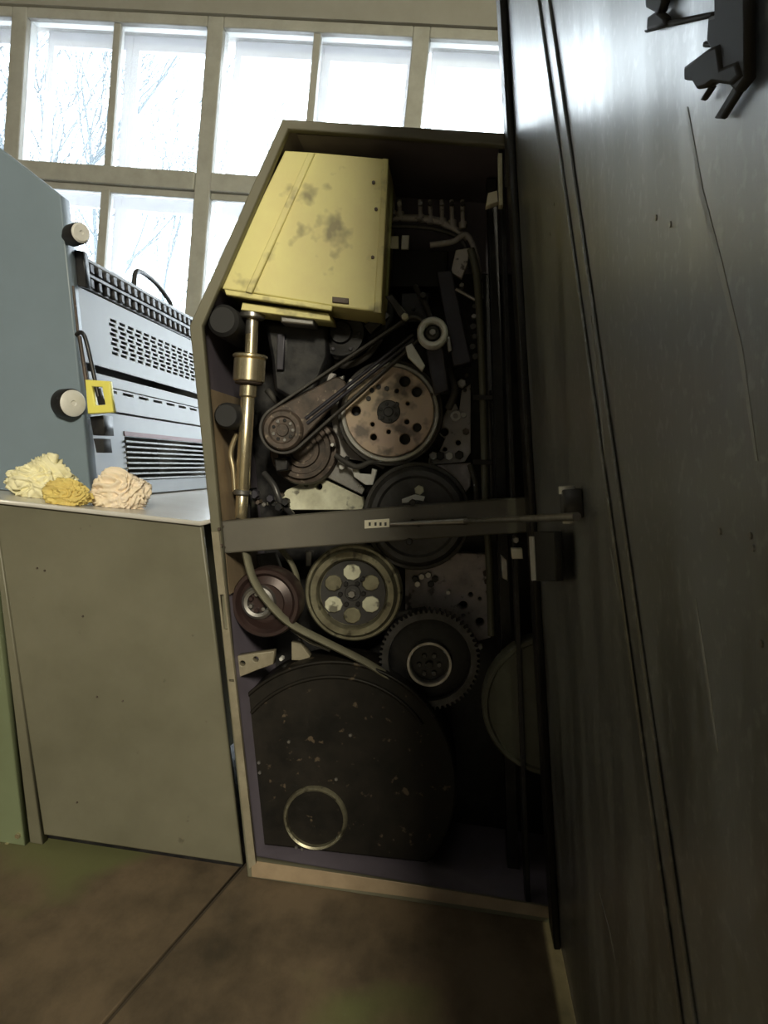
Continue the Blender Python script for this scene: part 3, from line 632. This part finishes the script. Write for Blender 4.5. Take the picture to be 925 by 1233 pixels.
for q in ((851, 54), (872, 64)): dsh('lock_post', [off(q, -6, -4), off(q, 6, -4), off(q, 6, 4), off(q, -6, 4)], 0.0, 0.006)
for q in ((668, 246), (663, 282), (791, 262), (808, 270), (868, 640), (905, 645), (908, 660), (918, 775)):
    d_ = dr.uv(*q); shape('paint_chip', circ(d_, 0.0022, 7), [], dr, 0.001, 'steel', door, 0.0, 0.0)

# ------------------------------------------------------------------ low side cabinet with the white deck
zd = (fD.uv(0, 600)[1]+fD.uv(245, 628)[1])/2
XL = -2.6
cab = thing('side_cabinet', 'low olive-grey sheet-metal cabinet with a white deck beside the open press', 'cabinet', PT(170, 1040, D))
def edge_x(px, py): return fD.uv(px, py)[0]
yCb = D+0.0
rT, rB = fD.uv(246, 628), fD.uv(294, 1054)
lT, lB = fD.uv(-7, 600), fD.uv(52, 1012)
rT = (rT[0]-.006, zd-.012); rB = (rB[0]-.006, 0.03); lT = (lT[0], zd-.012); lB = (lB[0], 0.03)
shape('front_panel', [lB, rB, rT, lT], [], FY(yCb), 0.02, 'olive', cab, 0.004, -0.02)
shape('plinth', [(XL, 0), (rB[0]-.01, 0), (rB[0]-.01, .05), (XL, .05)], [], FY(yCb+.04), 0.9, 'black', cab, 0, -0.9)
e0, e1 = lT[0]-.004, lB[0]-.004
lz = fD.uv(36, 1024)
shape('corner_post', [(e1-.035, 0.0), (e1, 0.0), (e0, zd-.012), (e0-.012, zd-.012)], [], FY(yCb+.005), 0.03, 'olive', cab, 0.003, -0.03)
shape('side_panel', [(XL, 0.0), (e1-.038, 0.0), (e0-.015, zd-.012), (XL, zd-.012)], [], FY(yCb-.012), 0.03, 'green_panel', cab, 0.003, -0.03)
for q in ((8, 1018), (22, 1006)): bolt(*q, yCb-.012, 4, 'brass', cab, 0.006)
for q in ((45, 684), (54, 687), (100, 742), (148, 844), (93, 966), (117, 839)): bolt(*q, yCb, 1.4, 'brown', cab, 0.003, 'paint_chip')
YDK = D+1.45
rTd = fD.uv(246, 628)[0]-.004
shape('deck', [(XL, yCb-.012), (rTd, yCb-.012), (rTd, YDK), (XL, YDK)], [], Frame((0, 0, zd-.012), (1, 0, 0), (0, 1, 0)), 0.012, 'deck', cab, 0.003, 0.0)
box('body', (XL, yCb+.06, 0.05), (rB[0]-.24, YDK-.02, zd-.0125), 'olive', cab)

# ------------------------------------------------------------------ blue-grey printing tower standing on the deck
YT = D+0.22
fT = FY(YT); b0 = fT.uv(110, 606); b0 = (b0[0], zd+.001)
tw = thing('printing_tower', 'blue-grey slant-topped printing tower with black knobs standing on the white deck', 'machine', fT.at((b0[0]-.3, b0[1])))
tpz = pxs(fT, [(73, 235), (0, 178), (-120, 100)])
shape('end_panel', [b0, tpz[0], tpz[1], tpz[2], (tpz[2][0], zd+.001)], [], fT, 0.05, 'blue_grey', tw, 0.004, -0.05)
# leaning flank that runs away from the hall
P0 = fT.at(b0); P1 = fT.at(tpz[0]); vs_ = (P1-P0).normalized()
sd = Frame(P0+Vector((-.012, .05, 0)), (0, 1, 0), vs_)
hb_ = sd.uv(104, 345)[1]
L0, L1 = 0.0, 1.2
body_top = fT.uv(100, 352)
hT = sd.uv(104, 352)[1]
bt = (b0[0]+vs_.x*hT, b0[1]+vs_.z*hT)
shape('body', [(b0[0]-.30, zd+.001), (bt[0]-.30, bt[1]), (bt[0]-.6, bt[1]), (b0[0]-.6, zd+.001)], [], FY(YT+.052), L1, 'light_grey', tw, 0.0, -L1)
shape('body_top', [(bt[0]-.30, bt[1]-.012), (bt[0]-.010, bt[1]-.012), (bt[0]-.012, bt[1]), (bt[0]-.30, bt[1])], [], FY(YT+.052), L1, 'light_grey', tw, 0.0, -L1)
shape('body_end', [(b0[0]-.30, zd+.001), (b0[0]-.0125, zd+.001), (bt[0]-.0125, bt[1]-.013), (bt[0]-.30, bt[1]-.013)], [], FY(YT+.052+L1-.01), 0.01, 'light_grey', tw, 0.0, -0.01)
def flank(name, pts, t, m, z=0.0, holes=(), parent=None): return shape(name, pxs(sd, pts), holes, sd, t, m, parent or tw, 0.001, z)
# upper vent panel with punched slots
q = pxs(sd, [(126, 380), (236, 450), (236, 478), (133, 428)])
va, vb = sd.uv(128, 383), sd.uv(133, 430)
u0, u1 = sd.uv(128, 405)[0], L1-0.08
v1, v0 = sd.uv(128, 382)[1], sd.uv(132, 428)[1]
holes = []
nc, nr = 15, 8
cw, ch = (u1-u0)/nc, (v1-v0)/nr
for i in range(nc):
    for j in range(nr):
        s_ = 0.18*cw if j % 2 else -0.0
        a, b = u0+i*cw+s_, v0+j*ch
        holes.append([(a+.10*cw, b+.18*ch), (a+.80*cw, b+.18*ch), (a+.80*cw, b+.80*ch), (a+.10*cw, b+.80*ch)])
m_top = sd.uv(104, 352)[1]; m_low = sd.uv(130, 449)[1]
shape('vent_panel', [(0.0, m_low+.01), (L1, m_low+.01), (L1, m_top), (0.0, m_top)], holes, sd, 0.006, 'light_grey', tw, 0.0008, 0.004)
# lower rails
k1, k2, k3 = sd.uv(130, 452)[1], sd.uv(140, 470)[1], sd.uv(140, 497)[1]
shape('rail_panel', [(0.0, k2), (L1, k2), (L1, k1-.006), (0, k1-.006)], [], sd, 0.012, 'light_grey', tw, 0.002, 0.003)
slots = [[(a, k2-.016), (a+.08, k2-.016), (a+.08, k2-.007), (a, k2-.007)] for a in [0.10+i*0.12 for i in range(9)]]
shape('rail_panel', [(0.0, k3), (L1, k3), (L1, k2-.002), (0, k2-.002)], slots, sd, 0.010, 'light_grey', tw, 0.0, 0.003)
k4 = sd.uv(146, 514)[1]; k5 = sd.uv(146, 525)[1]; k6 = sd.uv(166, 580)[1]
uS = sd.uv(146, 520)[0]
shape('lower_panel', [(0.0, 0.003), (L1, 0.003), (L1, k3-.006), (0, k3-.006)], [[(uS, k6+.004), (u1, k6+.004), (u1, k5-.002), (uS, k5-.002)]], sd, 0.006, 'light_grey', tw, 0.0, 0.002)
shape('red_stripe', [(uS, k5), (u1, k5), (u1, (k4+k5)/2), (uS, (k4+k5)/2)], [], sd, 0.003, 'red_print', tw, 0, 0.008)
nl = 8
for i in range(nl):
    v_ = k6+.006+(k5-k6-.01)*i/nl; h_ = (k5-k6)/nl*.36
    shape('louvre', [(uS-.006, v_), (u1+.006, v_), (u1+.006, v_+h_), (uS-.006, v_+h_)], [], sd, 0.008, 'light_grey', tw, 0.001, 0.0082)
# dark hinged rack along the top with grip bars, and a wire handle
rk0, rk1 = sd.uv(107, 346)[1]+.003, sd.uv(105, 312)[1]
shape('top_rack', [(0.04, rk0), (L1, rk0), (L1, rk1), (0.04, rk1)], [], sd, 0.03, 'dark_disc', tw, 0.003, -0.05)
shape('rack_edge', [(0.04, rk1), (L1, rk1), (L1, rk1+.012), (0.04, rk1+.012)], [], sd, 0.05, 'light_grey', tw, 0.002, -0.06)
shape('rack_edge', [(0.04, (rk0+rk1)/2-.006), (L1, (rk0+rk1)/2-.006), (L1, (rk0+rk1)/2+.006), (0.04, (rk0+rk1)/2+.006)], [], sd, 0.012, 'dark_disc', tw, 0.002, -0.02)
for i in range(22):
    a = 0.07+i*0.052
    shape('rack_tooth', [(a, (rk0+rk1)/2+.01), (a+.026, (rk0+rk1)/2+.01), (a+.026, rk1-.004), (a, rk1-.004)], [], sd, 0.014, 'rack', tw, 0.002, -0.02)
    shape('rack_tooth', [(a, rk0+.006), (a+.02, rk0+.006), (a+.02, (rk0+rk1)/2-.008), (a, (rk0+rk1)/2-.008)], [], sd, 0.012, 'rack', tw, 0.002, -0.02)
ha, hb2 = sd.uv(172, 352)[0], sd.uv(214, 372)[0]
hv = rk1+.010; hh = 0.07
tube('wire_handle', spline([sd.at((ha, hv), -.03), sd.at((ha+.04, hv+hh), -.03), sd.at((hb2-.14, hv+hh), -.03), sd.at((hb2, hv+hh*.4), -.03), sd.at((hb2, hv), -.03)]), 0.009, 'dark_disc', tw)
# near corner: dark bracket, knobs, lever, yellow clip
plate('corner_bracket', [(84, 300), (100, 302), (104, 346), (90, 343)], YT+0.05, 0.03, 'black', tw)
kx = FY(YT)
def knob(px, py, r, name):
    c = kx.at(kx.uv(px, py)); s = SC(YT)
    k_ = lathe(name, c, (0.9, -0.62, 0.05), [(0, -.03), (r*.55*s, -.03), (r*.6*s, .0), (r*s, .004), (r*s, .045), (r*.92*s, .05), (r*.9*s, .05)], 'black', tw, 32)
    lathe('knob_face', c, (0.9, -0.62, 0.05), [(r*.9*s, .048), (r*.9*s, .052), (r*.75*s, .056), (r*.2*s, .056), (r*.15*s, .053), (0, .053)], 'white_plastic', k_, 32)
knob(86, 284, 13, 'adjusting_knob'); knob(77, 486, 18, 'adjusting_knob')
tube('lever_rod', [kx.at(kx.uv(89, 345), .004), kx.at(kx.uv(95, 402), .004)], 0.004, 'brown', tw)
tube('lever_rod', spline([kx.at(kx.uv(93, 404), .006), kx.at(kx.uv(100, 401), .01), kx.at(kx.uv(106, 410), .012), kx.at(kx.uv(113, 440), .012), kx.at(kx.uv(121, 478), .012)]), 0.006, 'black', tw)
tube('lever_rod', [kx.at(kx.uv(97, 405), .006), kx.at(kx.uv(107, 470), .006)], 0.006, 'brown', tw)
yc2 = shape('yellow_clip', pxs(kx, [(107, 458), (136, 460), (141, 497), (110, 499)]), [pxs(kx, [(115, 466), (127, 467), (131, 488), (119, 489)])], kx, 0.02, 'yellow_plastic', tw, 0.003, 0.002)
shape('clip_slider', pxs(kx, [(117, 468), (123, 468), (129, 487), (121, 488)]), [], kx, 0.012, 'black', yc2, 0.002, 0.002)
plate('pivot_block', [(108, 502), (124, 500), (126, 524), (112, 524)], YT+0.02, 0.06, 'black', tw)
plate('pivot_block', [(112, 528), (124, 528), (126, 545), (116, 545)], YT+0.03, 0.05, 'rubber', tw)

# ------------------------------------------------------------------ crumpled rags on the front edge of the deck
def rag(px, py, y, size, seed, m, label, rz=0.0):
    c = PT(px, py, y); c.z = zd+.0005
    bm = bmesh.new(); bmesh.ops.create_icosphere(bm, subdivisions=6, radius=1.0)
    off_ = Vector((seed*7.3, seed*3.1, seed*1.7))
    for v in bm.verts:
        n = v.co.normalized()
        w = Vector((noise.noise(n*1.1+off_), noise.noise(n*1.1+off_+Vector((9, 2, 5))), noise.noise(n*1.1+off_+Vector((3, 8, 1)))))
        q_ = Vector((n.x*1.3, n.y*1.3, n.z*0.8))+w*1.5+off_
        f1 = math.sin(noise.noise(q_*0.9)*11.0); f2 = math.sin(noise.noise(q_*1.5+Vector((4, 4, 4)))*12.0)
        r = 0.97+0.30*noise.noise(n*1.2+off_)+0.10*f1+0.055*f2+0.02*noise.noise(q_*7)
        p = n*r; p = Vector((p.x*size[0], p.y*size[1], p.z*size[2]+size[2]*0.62))
        if p.z < 0: p.z = 0.0+0.002*abs(noise.noise(n*5)); p.x *= 1.05; p.y *= 1.05
        v.co = Matrix.Rotation(rz, 3, 'Z')@p
    for f in bm.faces: f.smooth = True
    for v in bm.verts: v.co += c
    me = bpy.data.meshes.new('cotton_rag'); bm.to_mesh(me); bm.free()
    return tag(link('cotton_rag', me, m), label, 'rag', 'rags on the cabinet deck')
rag(52, 600, D+.15, (0.098, 0.058, 0.066), 1, 'rag_cream', 'crumpled cream-yellow cotton rag, tallest of the rags on the deck')
rag(80, 606, D+.04, (0.060, 0.034, 0.038), 2, 'rag_yellow', 'small deep-yellow rag bundled in front of the cream rag')
rag(146, 602, D+.12, (0.072, 0.055, 0.060), 3, 'rag_pink', 'crumpled pinkish-white rag next to the yellow rags on the deck')
